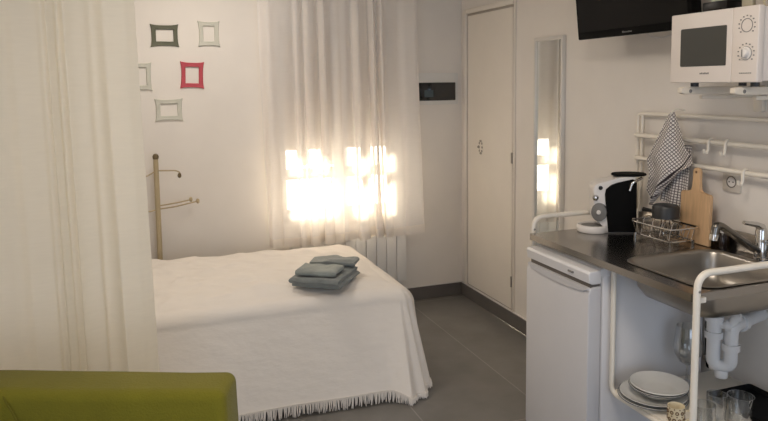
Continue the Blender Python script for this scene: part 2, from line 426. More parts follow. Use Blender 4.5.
# ------------------------------------------------------------------ bed
BX0, BX1, BY0, BY1, BZ = -.72, 1.245, 3.335, 4.30, .55
bed = thing('bed', 'low double bed under the white fringed bedspread', 'bed', ((BX0+BX1)/2, (BY0+BY1)/2, 0))
hx, hy = (BX1-BX0)/2-.02, (BY1-BY0)/2-.02
MB().box(-hx, hx, -hy, hy, .14, .30, .015).build('bed_base', M['base'], bed)
MB().box(-hx, hx, -hy, hy, .30, .515, .05, 4).build('mattress', M['mattress'], bed)
for sx in (-1, 1):
    for sy in (-1, 1):
        MB().lathe([(0, 0), (.022, 0), (.028, .14), (0, .14)], (sx*(hx-.08), sy*(hy-.08), 0), 'z', 16).build('leg', M['woodleg'], bed)
DROP = .52
def spread(u, v):
    # u: along X from the head (0) past the foot edge, v: across from far side (0) past the near edge
    X = BX0 + u*(BX1-BX0+DROP); Y = (BY1+.25) - v*(BY1-BY0+.25+DROP)
    du = max(0, X-BX1); dv = max(0, BY0-Y); df = max(0, Y-BY1)
    wr = noise.noise(Vector((X*2.6, Y*3.6, 1.7)))*.014+noise.noise(Vector((X*8+Y*3, Y*10, 4.2)))*.014
    wr += .016*max(0, noise.noise(Vector((X*5-Y*4, Y*2+X, 8.1))))*(1 if X < .9 else .3)
    r1 = 1-min(1, abs(noise.noise(Vector((X*3.2-Y*2.2, Y*3.4+X, 3.3))))*5); r2 = 1-min(1, abs(noise.noise(Vector((X*2+Y*4.5, Y*2.5-X*2, 9.3))))*6)
    wr += (.009*r1*r1+.007*r2*r2)*(1 if X < .8 else .35)
    if du == 0 and dv == 0 and df == 0:
        e = min(1, min(BX1-X, Y-BY0, BY1-Y)/.12)
        edge = 1-(1-e)**2
        puff = .024*max(0, min(1, (1.0-X)/1.2))*max(0, min(1, (Y-BY0)/.7))
        return Vector((X, Y, BZ-.022+.022*edge+wr*(.25+.75*e)+puff*e))
    crn = min(du, dv)/max(du, dv, 1e-6)
    d = max(du, dv)*(1+.10*crn); nx, ny = du, -dv
    if df > 0 and df >= d: d = df; nx, ny = (du, df)
    l = math.hypot(nx, ny) or 1; nx /= l; ny /= l
    fr = d/DROP
    corner = min(du, dv)/max(max(du, dv), 1e-6) if (dv > 0) else 0
    rr = .035 if df > 0 else .07+.05*(du/(du+dv+1e-9)); arc = rr*PI/2
    if d < arc:
        a = d/rr; out = rr*math.sin(a); dn = rr*(1-math.cos(a))
    else:
        out = rr+(d-arc)*(0 if df > 0 else .10+.29*(dv/(du+dv+1e-9))); dn = rr+(d-arc)*.985
    ang = math.atan2(-ny, nx)
    fold = 0
    if corner > 0 or du > 0:
        fold = .022*math.sin(ang*13+.6)*fr*(corner**.5 if corner > 0 else 0)
    if du > 0 and dv == 0: fold += .014*math.sin(Y*16+.5)*fr
    if dv > 0 and du == 0: fold += .008*math.sin(X*6+1.2)*fr*min(1, (X+.8)) + .006*noise.noise(Vector((X*4, 0, 2)))*fr
    out += fold
    zz = BZ-.022-dn
    if zz < .03: out += (.03-zz)*.55
    zz = max(zz, .028+.012*noise.noise(Vector((X*9, Y*9, 0))))
    px = min(X, BX1)+nx*out; py = max(min(Y, BY1), BY0)+ny*out
    if dv > 0:
        g = max(0, min(1, (X-BX1+.13)/.20)); g = g*g*(3-2*g)*(dv/(du+dv))*fr**1.3
        py -= .10*g; px -= .05*g; zz = max(.02, zz-.03*g)
    return Vector((px, py, zz))
bs = thing('bedspread', 'white cotton bedspread with fringed hem draped over the bed', 'bedspread', (.25, 3.8, 0))
L = bs.location
MB().grid(lambda u, v: spread(u, v)-L, 210, 190).build('spread', M['spread'], bs, 80)
b = MB()
rf = random.Random(5)
def strand(u, v):
    p = spread(u, v)-L; q = spread(max(0, u-.0 if u < .8 else u-.01), v-.01 if v > .9 else v)-L
    ln = .045+rf.uniform(-.008, .012)
    a = p+Vector((0, 0, .010)); e = Vector((p.x+rf.uniform(-.006, .006), p.y+rf.uniform(-.012, .004), max(.004, p.z-ln)))
    b.tube([a, (a+e)/2+Vector((rf.uniform(-.003, .003), -.002, 0)), e], [.0035, .0035, .002], 5)
NS = 330
for k in range(NS): strand(k/NS*.975, 1)
for k in range(150): strand(1, .24+k/150*.75)
fr = b.build('fringe', M['spread'], bs); fr['kind'] = 'stuff'

# ------------------------------------------------------------------ towels on the bed
def folded(name, label, loc, rz, L_, W_, layers, t, m, seed):
    root = thing(name, label, 'towel', loc, rz, 'folded towels on the bed')
    # serpentine ribbon of cloth seen from its end, extruded over the width
    path = []
    for k in range(layers):
        z = t*(k+.5); xs = [-L_/2+t/2, L_/2-t/2]
        if k % 2: xs = xs[::-1]
        for q in range(13): path.append((xs[0]+(xs[1]-xs[0])*q/12, z))
        if k < layers-1:
            s = 1 if xs[1] > 0 else -1
            for q in range(1, 6):
                a = PI*q/6; path.append((xs[1]+s*math.sin(a)*t*.55, z+t/2-math.cos(a)*t/2))
    N = len(path); outl = []
    for side in (1, -1):
        rng = range(N) if side == 1 else range(N-1, -1, -1)
        for i in rng:
            a = path[max(0, i-1)]; c = path[min(N-1, i+1)]
            dx, dz = c[0]-a[0], c[1]-a[1]; l = math.hypot(dx, dz) or 1
            outl.append((path[i][0]-dz/l*t*.47*side, path[i][1]+dx/l*t*.47*side))
    bb = MB(); NY = 16; rings = []
    for j in range(NY+1):
        v = j/NY; y = (v-.5)*W_
        sh = 1-.06*(abs(2*v-1)**6)
        ring = []
        for (x, z) in outl:
            p = Vector((x, y, z)); nn = noise.noise(Vector((x*14+seed, y*14, z*20)))*.010
            zz = z*sh*(1-.10*(2*x/L_)**4)
            top = z/(layers*t)
            ring.append(bb.bm.verts.new((x+nn*.7, y+nn*.8+.004*math.sin(z*130+seed), max(.001, zz+nn*top))))
        rings.append(ring)
    n_ = len(outl)
    for A, B in zip(rings, rings[1:]):
        for k in range(n_): bb.bm.faces.new((A[k], A[(k+1) % n_], B[(k+1) % n_], B[k]))
    for R_ in (rings[0], rings[-1]):
        for i in range(N-1): bb.bm.faces.new((R_[i], R_[i+1], R_[2*N-2-i], R_[2*N-1-i]))
    bb.build('cloth', m, root, 60)
    return root
TB = BZ+.018
folded('folded_towel', 'large folded grey bath towel lying on the bedspread, bottom of the towel pile', (.895, 3.425, TB), math.radians(-37), .275, .30, 3, .016, M['towel'], 1)
folded('folded_towel', 'smaller folded grey towel on top of the pile, at the side nearer the viewer', (.856, 3.405, TB+.055), math.radians(-33), .22, .16, 2, .011, M['towel2'], 4)
folded('folded_towel', 'smaller folded grey towel on top of the pile, at the side nearer the window', (.975, 3.54, TB+.055), math.radians(-28), .25, .13, 2, .013, M['towel'], 9)

# ------------------------------------------------------------------ coat stand
cs = thing('coat_stand', 'slim brass coloured coat stand with hooked arms between bed and back wall', 'coat stand', (.09, 4.475, 0))
MB().tube([(0, 0, .03), (0, 0, 1.12), (0, 0, 1.15)], [.017, .0155, .014], 14).build('pole', M['brass'], cs)
MB().lathe([(.012, 0), (.018, .008), (.019, .022), (.012, .034), (0, .038)], (0, 0, 1.145), 'z', 16).build('finial', M['brass_dark'], cs)
for a in (90, 210, 330):
    a = math.radians(a); MB().tube([(0, 0, .05), (.04*math.cos(a), .04*math.sin(a)*.4, .045), (.16*math.cos(a), .085*math.sin(a), .009)], [.012, .012, .009], 10).build('foot', M['brass'], cs)
def arm(pts, tip, dark):
    b_ = MB(); b_.tube(fillet(pts, .02), .0045, 8); o = b_.build('arm', M['brass'], cs)
    MB().lathe([(0, -.012), (.012, -.009), (.017, 0), (.012, .009), (0, .012)], tip, 'x', 14).build('knob', dark, o)
arm([(0, 0, 1.075), (.12, -.02, 1.072), (.145, -.02, 1.055), (.135, -.02, 1.03)], (.138, -.02, 1.04), M['brass_dark'])
arm([(0, 0, 1.075), (-.06, -.03, 1.045), (-.09, -.04, 1.05)], (-.09, -.04, 1.055), M['brass_dark'])
arm([(0, 0, .83), (.10, -.04, .845), (.235, -.07, .875)], (.24, -.07, .877), M['brass'])
arm([(0, 0, .85), (.12, .02, .86), (.20, .04, .87)], (.205, .04, .872), M['brass'])
arm([(0, 0, .83), (-.05, -.02, .82), (-.085, -.03, .83)], (-.09, -.03, .835), M['brass'])

# ------------------------------------------------------------------ picture frames
def pic(name, label, x0, x1, z0, z1, m, bw=.034, tilt=0):
    root = thing(name, label, 'picture frame', ((x0+x1)/2, YB, (z0+z1)/2), 0, 'empty frames on the back wall')
    hw, hh = (x1-x0)/2, (z1-z0)/2
    def ring(w_, h_, fl, n=8):
        out = []
        for (ax, az, bx, bz) in ((-1, -1, 1, -1), (1, -1, 1, 1), (1, 1, -1, 1), (-1, 1, -1, -1)):
            for k in range(n):
                t = k/n; x = ax+(bx-ax)*t; z = az+(bz-az)*t
                e = fl*(abs(2*t-1)**3-1)   # sides bow in, corners flare out
                ox = x*w_ + (x*e if abs(x) == 1 and ax == bx else 0); oz = z*h_ + (z*e if az == bz else 0)
                out.append((ox, oz))
        return out
    prof = [(0, 0), (0, .008), (.12, .011), (.5, .009), (.88, .011), (1, .008), (1, 0)]
    bb = MB(); rings = []
    for (f, dpt) in prof:
        R_ = ring(hw-bw*f, hh-bw*f, .008*(1-f))
        rings.append([bb.bm.verts.new((x, -dpt, z)) for x, z in R_])
    n_ = len(rings[0])
    for A, B in zip(rings, rings[1:]):
        for k in range(n_): bb.bm.faces.new((A[k], A[(k+1) % n_], B[(k+1) % n_], B[k]))
    bb.build('moulding', m, root, 50)
    root.rotation_euler = (0, math.radians(tilt), 0)
pic('picture_frame', 'dark olive empty picture frame, landscape, highest on the left of the group', .092, .265, 1.85, 1.993, M['olive'])
pic('picture_frame', 'pale grey empty portrait frame at upper right of the group', .382, .520, 1.853, 2.018, M['palegrey'])
pic('picture_frame', 'pale grey empty portrait frame half hidden behind the cream curtain edge', -.03, .093, 1.575, 1.755, M['palegrey'])
pic('picture_frame', 'red empty portrait picture frame in the middle of the group', .262, .412, 1.585, 1.758, M['red'], .034, 2)
pic('picture_frame', 'pale grey empty landscape frame, lowest of the group', .100, .272, 1.38, 1.525, M['palegrey'])

# ------------------------------------------------------------------ fuse box
fb = thing('fuse_box', 'white wall fuse box with dark smoked flap beside the closet door', 'fuse box', (2.05, YB, 1.56))
MB().prism(rrect(-.172, .172, -.115, .115, .008), -.016, -.002, 'xz', .003).build('surround', M['pvc'], fb)
MB().box(-.15, .15, -.004, 0, -.10, .10).build('mounting_plate', M['white_plastic'], fb)
fl = MB().prism(rrect(-.148, .147, -.085, .045, .004), -.026, -.014, 'xz', .003).build('flap', M['smoke'], fb)
MB().box(-.10, -.03, -.0268, -.0255, -.06, -.01).build('breaker', M['smoke_light'], fl)

# ------------------------------------------------------------------ mirror
mi = thing('mirror', 'tall narrow mirror in thin silver white frame on right wall', 'mirror', (XW, 3.40, .40))
b = MB(); hw = .147; HH = 1.46; bw = .018
for (y0, y1, z0, z1) in ((-hw, -hw+bw, 0, HH), (hw-bw, hw, 0, HH), (-hw+bw, hw-bw, 0, bw), (-hw+bw, hw-bw, HH-bw*1.2, HH)):
    b.box(-.026, 0, y0, y1, z0, z1, .004)
b.build('frame', M['silver'], mi)
MB().box(-.014, -.004, -hw+bw, hw-bw, bw, HH-bw*1.2).build('mirror_glass', M['mirror'], mi)

# ------------------------------------------------------------------ television
tv = thing('television', 'black flat television on a wall arm above the coffee machine', 'television', (2.07, 2.488, 1.803), 0)
T = Matrix.Rotation(math.radians(-6), 3, 'Y')
def tvbox(nm, x0, x1, y0, y1, z0, z1, m, bev, par):
    o = MB().box(x0, x1, y0, y1, z0, z1, bev).build(nm, m, par)
    for v in o.data.vertices: v.co = T @ v.co
    return o
case = tvbox('case', -.018, .035, -.368, .368, 0, .445, M['matblack'], .006, tv)
tvbox('screen', -.0195, -.017, -.35, .35, .035, .43, M['screen'], 0, tv)
for k, hgt in enumerate((.008, .006, .006, .007, .006)):
    tvbox('maker_mark', -.0197, -.018, .04-k*.013-.009, .04-k*.013, .013, .013+hgt, M['midgrey'], 0, tv)
b = MB(); b.box(.03, .05, -.10, .10, .12, .32, .004); b.tube([(.04, 0, .22), (.13, 0, .22), (.19, 0, .22)], .016, 10); b.box(.175, .19, -.05, .05, .12, .32, .003)
b.build('wall_arm', M['darkgrey'], tv)
MB().tube(fillet([(.03, -.02, .05), (.06, -.03, -.012), (.10, -.10, -.02), (.15, -.14, .03), (.189, -.15, .08)], .03), .004, 6).build('cable', M['white_plastic'], tv)

# ------------------------------------------------------------------ microwave and brackets
MWX, MY0, MY1, MZ0, MZ1 = 1.87, 1.655, 2.035, 1.59, 1.837
mw = thing('microwave', 'white microwave oven on wall brackets at the upper right', 'microwave', (MWX, MY0, MZ0))
WY, HZ, DX = MY1-MY0, MZ1-MZ0, .33
MB().box(.024, DX, .004, WY-.004, .003, HZ-.003, .008).build('body', M['mw_white'], mw)
dr = MB().box(0, .025, .1034, WY, 0, HZ, .004, 3).build('door', M['mw_white'], mw)
MB().prism(rrect(.125, WY-.05, .058, .193, .004), -.0015, .003, 'yz', .001, 1).build('door_window', M['mw_window'], dr)
b = MB()
for k in range(6): b.box(-.001, .002, .232-k*.007, .237-k*.007, .030, .035+(k % 2)*.001)
b.build('maker_mark', M['midgrey'], dr)
pn = MB().box(0, .025, 0, .103, 0, HZ, .004, 3).build('control_panel', M['mw_white'], mw)
for zc in (.185, .095):
    k_ = None if zc > .15 else MB().lathe([(.021, 0), (.021, .003), (.016, .004), (.014, .016), (.011, .018), (0, .018)], (0, .045, zc), '-x', 24).build('knob', M['white_plastic'], pn)
    if k_: MB().box(-.0195, -.012, .043, .047, zc-.012, zc+.012, .001).build('pointer', M['midgrey'], k_)
    b = MB()
    b.lathe([(.0225, 0), (.0225, .0012), (.0205, .0012), (.0205, 0)], (0, .045, zc), '-x', 28)
    for j in range(11):
        a = math.radians(-40+j*26); r_ = .031
        b.box(-.0012, .002, .045+r_*math.cos(a)-.0025, .045+r_*math.cos(a)+.0025, zc+r_*math.sin(a)-.002, zc+r_*math.sin(a)+.002)
    b.build('dial_marks', M['midgrey'], pn)
b = MB()
for k in range(7): b.box(-.001, .002, .022+k*.007, .027+k*.007, .029, .032)
b.build('panel_print', M['midgrey'], pn)
for (x, y) in ((.05, .05), (.05, WY-.07), (.28, .05), (.28, WY-.07)):
    MB().lathe([(.014, -.014), (.014, .004), (0, .004)], (x, y, 0), 'z', 14).build('foot', M['darkgrey'], mw)
def bracket(y, label):
    r_ = thing('microwave_bracket', label, 'bracket', (XW, y, 1.575), 0, 'microwave wall brackets')
    MB().box(-.02, 0, -.02, .02, -.10, -.0, .004).build('wall_plate', M['bracket'], r_)
    b_ = MB(); b_.prism([(-.40, -.004), (-.385, 0), (-.01, 0), (-.01, -.032), (-.385, -.026), (-.40, -.020)], -.012, .012, 'xz', .004)
    b_.build('arm', M['bracket'], r_)
    MB().lathe([(0, .003), (.006, .002), (.007, 0)], (-.36, -.012, -.015), '-y', 12).build('screw', M['midgrey'], r_)
    MB().box(-.30, -.02, -.008, .008, -.045, -.031, .003).build('sleeve', M['bracket'], r_)
bracket(1.975, 'white metal arm holding up the microwave, the one farther from the viewer')
bracket(1.74, 'white metal arm holding up the microwave, the one nearer the viewer')

# things on top of the microwave
sb = thing('set_top_box', 'flat black set top box lying on top of the microwave', 'set top box', (2.02, 1.872, MZ1-.002))
MB().box(-.06, .10, -.0, .11, .0, .045, .004).build('case', M['black'], sb)
MB().box(-.0615, -.059, .02, .08, .008, .018).build('front_window', M['screen'], sb)
cg = thing('small_box', 'grey green box with pale edge standing on the black set top box', 'box', (2.02, 1.915, MZ1+.0442))
MB().box(-.045, .06, -.06, .04, 0, .09, .003).build('carton', M['carton_green'], cg)
b = MB(); b.box(-.0465, -.044, -.06, .04, 0, .007).box(-.0465, -.044, -.06, -.053, 0, .09).box(-.0465, -.044, -.06, .04, .083, .09); b.build('pale_edge', M['carton_edge'], cg)
cb = thing('carton', 'beige carton standing on the microwave beside the grey green box', 'carton', (2.0, 1.795, MZ1-.002))
MB().box(-.03, .06, -.022, .022, 0, .13, .002).build('carton_body', M['carton_beige'], cb)
MB().box(-.031, .061, -.023, .023, .11, .131, .002).build('flap', M['carton_beige'], cb)
cc = thing('carton', 'light grey carton on the microwave, nearest its right end', 'carton', (2.0, 1.725, MZ1-.002))
MB().box(-.03, .06, -.036, .036, 0, .12, .002).build('carton_body', M['carton_grey'], cc)
MB().box(-.031, .061, -.006, .006, -.0, .121, .001).build('tape', M['carton_beige'], cc)

# ------------------------------------------------------------------ kitchen unit
KX0, KX1, KY0, KY1, KZ = 1.635, 2.25, 1.64, 2.632, .92
ku = thing('mini_kitchen', 'white tube framed mini kitchen with steel worktop and sink', 'kitchen unit', (KX0, KY0, 0))
O = Vector((KX0, KY0, 0))
def K(p): return Vector(p)-O
# worktop with sink opening
sx0, sx1, sy0, sy1 = 1.715, 2.14, 1.685, 2.075
hole = rrect(sx0, sx1, sy0, sy1, .06)
bm = bmesh.new()
def loop(pts, z):
    vs = [bm.verts.new(K((x, y, z))) for x, y in pts]
    return vs, [bm.edges.new((vs[k], vs[(k+1) % len(vs)])) for k in range(len(vs))]
outer = rrect(KX0, KX1, KY0+.012, KY1-.012, .012, 3)
vo, eo = loop(outer, KZ); vh, eh = loop(hole, KZ)
bmesh.ops.triangle_fill(bm, edges=eo+eh, use_beauty=True)
vo2, _ = loop(outer, KZ-.027); 
n = len(vo)
for k in range(n): bm.faces.new((vo[k], vo[(k+1) % n], vo2[(k+1) % n], vo2[k]))
inn = rrect(KX0+.012, KX1-.012, KY0+.024, KY1-.024, .006, 3)
vi, _ = loop(inn, KZ-.027)
for k in range(n): bm.faces.new((vo2[k], vo2[(k+1) % n], vi[(k+1) % n], vi[k]))
vi2, ei2 = loop(inn, KZ-.004)
for k in range(n): bm.faces.new((vi[k], vi[(k+1) % n], vi2[(k+1) % n], vi2[k]))
wb = MB(); wb.bm.free(); wb.bm = bm
wb.box(KX1-.012-O.x, KX1-O.x, .012, KY1-KY0-.012, KZ-.002, KZ+.075, .003)
wt = wb.build('worktop', M['steel'], ku, 30)
b = MB(); b.box(KX0+.02-O.x, KX1-.02-O.x, sy1+.03-O.y, KY1-.03-O.y, KZ-.012, KZ-.006); b.build('underside', M['basin'], wt)
# basin: lofted rounded rectangles, raised rolled rim
levels = [(-.016, .003, .075), (-.012, .006, .07), (-.002, .004, .06), (.004, -.006, .058), (.010, -.05, .055), (.018, -.09, .055), (.035, -.12, .06), (.075, -.135, .08), (.16, -.142, .05)]
bb = MB(); rings = []
for (ins, dz, r_) in levels:
    rings.append([bb.bm.verts.new(K((x, y, KZ+dz))) for x, y in rrect(sx0+ins, sx1-ins, sy0+ins, sy1-ins, r_)])
n = len(rings[0])
for A, B in zip(rings, rings[1:]):
    for k in range(n): bb.bm.faces.new((A[k], A[(k+1) % n], B[(k+1) % n], B[k]))
bb.bm.faces.new(rings[-1])
bas = bb.build('sink_basin', M['basin'], wt, 60)
MB().lathe([(.0, .003), (.03, .003), (.036, .006), (.042, .002), (.042, 0)], K((1.99, 1.905, KZ-.142)), 'z', 24).build('drain_strainer', M['chrome'], wt)
# end frames: tube up from the floor, bend over the worktop to the wall, down the back
for yy, nm in ((KY0, 0), (KY1, 1)):
    fx = KX0+.004+.026*nm
    pts = [(fx, yy, 0), (fx, yy, .99), (KX1-.02, yy, .99), (KX1-.02, yy, 0)]
    b = MB(); b.tube([K(p) for p in fillet(pts, .055, 7)], .0115, 12)
    b.tube([K((fx, yy, .34)), K((KX1-.02, yy, .34))], .008, 10); 
    ef = b.build('end_frame', M['powder'], ku)
    for xx in (fx, KX1-.02): MB().lathe([(.0, 0), (.019, 0), (.019, .02), (.0137, .024), (.0137, .03)], K((xx, yy, 0)), 'z', 14).build('foot_cap', M['rubber'], ef)
    MB().lathe([(0, .004), (.004, .003), (.005, 0)], K((fx, yy-.0105, .935)), '-y', 10).build('screw', M['midgrey'], ef)
for xx in (KX0+.03, KX1-.03): MB().box(xx-.012-O.x, xx+.012-O.x, 0, KY1-KY0, KZ-.027, KZ-.010).build('top_rail', M['powder'], ku)
# wall frame with hanging rails
pts = [(2.236, KY1, .99), (2.236, KY1, 1.445), (2.236, KY0, 1.445), (2.236, KY0, .99)]
MB().tube([K(p) for p in fillet(pts, .03, 5)], .009, 10).build('wall_frame', M['powder'], ku)
MB().tube([K((2.236, KY1-.03, .98)), K((2.236, KY1-.03, 1.44))], .008, 10).build('upright', M['powder'], ku)
for z in (1.345, 1.238):
    pts = [(2.236, KY1, z), (2.205, KY1-.02, z), (2.205, KY0+.02, z), (2.236, KY0, z)]
    MB().tube([K(p) for p in fillet(pts, .02, 4)], .0105, 10).build('hanging_rail', M['powder'], ku)
# shelf hanging below the sink beside the fridge
SZ = .395
b = MB()
for xx in (1.70, 2.20):
    b.tube([K(p) for p in fillet([(xx, 2.115, KZ-.03), (xx, 2.115, SZ-.012), (xx, KY0, SZ-.012)], .04, 5)], .010, 10)
b.tube([K((1.70, 2.10, SZ-.012)), K((2.20, 2.10, SZ-.012))], .008, 8)
b.build('shelf_frame', M['powder'], ku)
MB().box(1.703-O.x, 2.21-O.x, .01, 2.098-O.y, SZ-.004, SZ+.008, .003).build('shelf', M['powder'], ku)
# drain trap
b = MB()
trap_root = sub(ku, 'drain_trap', M['trap'], lambda b: (
    b.tube([K((1.99, 1.905, .777)), K((1.99, 1.905, .755))], .042, 20),
    b.tube([K((1.99, 1.905, .765)), K((1.99, 1.905, .66))], .026, 16),
    b.tube([K(p) for p in fillet([(1.99, 1.905, .66), (1.99, 1.905, .535), (2.030, 1.862, .535), (2.030, 1.862, .69), (2.248, 1.925, .69)], .035, 7)], .0245, 16)))
for (p, q, r_) in (((1.99, 1.905, .665), (1.99, 1.905, .64), .033), ((1.99, 1.905, .725), (1.99, 1.905, .705), .034), ((2.030, 1.862, .625), (2.030, 1.862, .60), .032), ((2.09, 1.8793, .69), (2.11, 1.885, .69), .033), ((2.2175, 1.8775, .518), (2.2175, 1.8775, .5), .0)):
    if r_: MB().tube([K(p), K(q)], r_, 12).build('union_nut', M['trap'], trap_root)
MB().lathe([(0, -.02), (.022, -.02), (.024, 0), (.018, .012)], K((2.010, 1.883, .512)), 'z', 16).build('cleaning_cap', M['trap'], trap_root)
b = MB(); b.tube([K(p) for p in fillet([(1.99, 1.905, .695), (2.02, 1.86, .695), (2.03, 1.845, .73), (2.04, 1.83, .735)], .02, 5)], .016, 12); b.tube([K((2.012, 1.872, .695)), K((2.024, 1.856, .695))], .022, 12)
b.build('overflow_inlet', M['trap'], trap_root)
# faucet
fa = MB(); fa.lathe([(0, 0), (.028, 0), (.028, .006), (.022, .010), (.0215, .11), (.018, .122), (0, .125)], K((2.19, 1.89, KZ)), 'z', 24)
fa = fa.build('faucet', M['chrome'], ku)
MB().tube([K(p) for p in fillet([(2.175, 1.89, .955), (2.09, 1.893, 1.005), (2.00, 1.897, 1.064), (1.975, 1.898, 1.068), (1.968, 1.898, 1.03)], .025, 6)], .0145, 16).build('spout', M['dark_chrome'], fa)
MB().tube([K((1.969, 1.898, 1.036)), K((1.967, 1.898, 1.014))], .0165, 14).build('aerator', M['chrome'], fa)
MB().tube([K(p) for p in ((2.19, 1.89, KZ+.122), (2.165, 1.89, KZ+.137), (2.10, 1.89, KZ+.150))], [.017, .011, .007], 12, sq=1).build('lever', M['chrome'], fa)

# hooks on the hanging rails
def hook(y, z, label):
    t = thing('rail_hook', label, 'hook', (2.205, y, z), 0, 'hooks on the wall rails')
    pts = [(.010, 0, .0)] + [(.0145*math.cos(a), 0, .0145*math.sin(a)) for a in [PI*k/8 for k in range(1, 9)]] + [(-.0145, 0, -.03), (-.022, 0, -.045), (-.034, 0, -.042), (-.037, 0, -.028)]
    MB().tube(pts, .0045, 8, sq=1.4).build('hook_body', M['powder'], t)
    return t
hook(2.16, 1.345, 'white hook on the middle wall rail, first one right of the checked towel')
hook(2.075, 1.345, 'white hook on the middle wall rail, above the wall socket')
hook(1.985, 1.238, 'white hook on the lowest wall rail, to the right of the wall socket')

# ------------------------------------------------------------------ fridge
FX, FY0, FY1, FZ = 1.605, 2.142, 2.592, .872
fr_ = thing('small_fridge', 'small white fridge under the steel worktop', 'fridge', (FX, FY0, 0))
W_ = FY1-FY0
MB().box(.066, .573, 0, W_, .03, FZ-.006, .006).build('cabinet', M['fridge'], fr_)
MB().box(.055, .573, -.002, W_+.002, FZ-.03, FZ+.004, .006, 3).build('top_panel', M['fridge'], fr_)
do = MB(); do.prism([(.0, .06), (.0, .775), (.012, .800), (.030, .804), (.06, .804), (.06, .06)], .001, W_-.001, 'xz', .006, 3)
do = do.build('door', M['fridge_door'], fr_)
do2 = MB(); do2.prism([(.004, .822), (-.001, .858), (.006, .868), (.06, .870), (.06, .815), (.02, .815)], .0, W_, 'xz', .005, 3)
do2 = do2.build('door_cap', M['fridge'], fr_)
MB().box(.013, .06, .012, W_-.02, .800, .818).build('grip_recess', M['gap'], do)
# arched grip lip
b = MB(); N = 20; r1 = []; 
for i in range(N+1):
    t = i/N; y = .02+t*(W_-.05); s_ = 1-(2*t-1)**2
    b.box(-.004, .012, y-(W_-.05)/N/2-.0005, y+(W_-.05)/N/2+.0005, .794-.020*s_**.5, .803, .0)
b.build('grip_lip', M['fridge_door'], do)
MB().box(-.0035, .003, .10, .135, .838, .846, .001).build('badge', M['midgrey'], do2)
for (x, y) in ((.10, .05), (.10, W_-.05), (.55, .05), (.55, W_-.05)): MB().lathe([(0, 0), (.018, 0), (.016, .032), (0, .032)], (x, y, 0), 'z', 12).build('foot', M['darkgrey'], fr_)

# ------------------------------------------------------------------ coffee machine
cm = thing('coffee_machine', 'white and black capsule coffee machine on the steel worktop', 'coffee machine', (1.962, 2.546, KZ+.001), math.radians(-25))
# local x: front (-) to back (+); local y: near (-) far (+)
HW = .055
side = [(.015, .0), (.006, .03), (-.020, .040), (-.034, .06), (-.036, .09), (-.030, .125), (-.034, .14), (-.040, .165), (-.034, .185), (-.015, .197), (.02, .203), (.06, .215), (.105, .222), (.128, .218), (.134, .20), (.136, .0)]
MB().prism(side, -HW+.006, HW-.006, 'xz', .006, 3).build('body', M['white_plastic'], cm)
pan = [(.022, .004), (.012, .10), (.006, .150), (.010, .172), (.030, .188), (.055, .197), (.115, .210), (.131, .205), (.132, .004)]
for s_ in (-1, 1):
    MB().prism(pan, s_*(HW-.008), s_*(HW+.004), 'xz', .004, 3).build('side_panel', M['matblack'], cm)
MB().lathe([(0, .0), (.060, .0), (.064, .006), (.064, .022), (.060, .027), (.052, .027), (.050, .022), (0, .022)], (-.032, -.012, .0), 'z', 36).build('drip_tray', M['white_plastic'], cm)
MB().lathe([(0, 0), (.046, 0), (.046, .003), (0, .003)], (-.032, -.012, .021), 'z', 28).build('drip_grid', M['midgrey'], cm)
mt = Matrix.Translation(Vector((0, 0, 0))) @ Matrix.Rotation(math.radians(-25), 4, 'Z') @ Matrix.Rotation(math.radians(90), 4, 'X')
dl = MB().lathe([(0, .004), (.008, .004), (.012, .001), (.030, .001), (.033, -.001), (.033, -.018), (0, -.018)], (-.018, -HW-.001, .082), seg=30, mtx=mt, sx=.92, sy=1.08).build('cup_window', M['midgrey'], cm)
MB().lathe([(0, .006), (.006, .006), (.009, .003), (.009, .0)], (-.018, -HW-.002, .082), seg=20, mtx=mt).build('centre_dot', M['white_plastic'], dl)
MB().lathe([(0, .012), (.008, .010), (.012, .003), (.012, -.012), (0, -.012)], (-.030, -HW+.004, .137), seg=20, mtx=mt).build('spout_knob', M['chrome'], cm)
MB().lathe([(0, .005), (.006, .004), (.008, 0), (.008, -.012), (0, -.012)], (-.012, -HW+.003, .176), seg=18, mtx=mt).build('power_button', M['black'], cm)
MB().lathe([(0, 0), (.062, 0), (.066, .004), (.062, .009), (0, .012)], (.112, 0, .219), 'z', 32, sx=1.08, sy=.8).build('lid', M['matblack'], cm)
cm.scale = (1.1, 1.1, 1.16)
MB().tube(fillet([(.155, -.03, .212), (.125, -HW-.012, .206), (.108, -HW-.013, .196), (.100, -HW-.012, .168)], .012), .0055, 10).build('lever', M['chrome'], cm)

# ------------------------------------------------------------------ dish rack, pan, board, bottle
RX0, RX1, RY0, RY1 = 2.0, 2.158, 2.15, 2.40
rk = thing('dish_rack', 'chrome wire dish rack on the worktop between coffee machine and sink', 'dish rack', (RX0, RY0, KZ+.001))
a_, c_ = RX1-RX0, RY1-RY0
MB().tube(fillet([(0, 0, .074), (a_, 0, .074), (a_, c_, .074), (0, c_, .074)], .03, 5, True), .0045, 8, closed=True).build('rim', M['chrome'], rk)
b = MB(); b.tube(fillet([(.02, .02, .018), (a_-.02, .02, .018), (a_-.02, c_-.02, .018), (.02, c_-.02, .018)], .02, 5, True), .0035, 8, closed=True)
for k in range(9):
    y = .03+k*(c_-.06)/8
    b.tube(fillet([(.0, y, .072), (.02, y, .018), (a_-.02, y, .018), (a_, y, .072)], .012), .002, 6)
b.build('wire_basket', M['chrome'], rk)
for k in range(4):
    y = .04+k*.055
    MB().tube(fillet([(.03, y, .018), (.05, y, .095), (.085, y, .095), (.105, y, .018)], .02), .0025, 6).build('plate_loop', M['chrome'], rk)
for (x, y) in ((.02, .02), (a_-.02, .02), (.02, c_-.02), (a_-.02, c_-.02)): MB().tube([(x, y, .020), (x, y, 0)], .006, 8).build('foot', M['chrome'], rk)
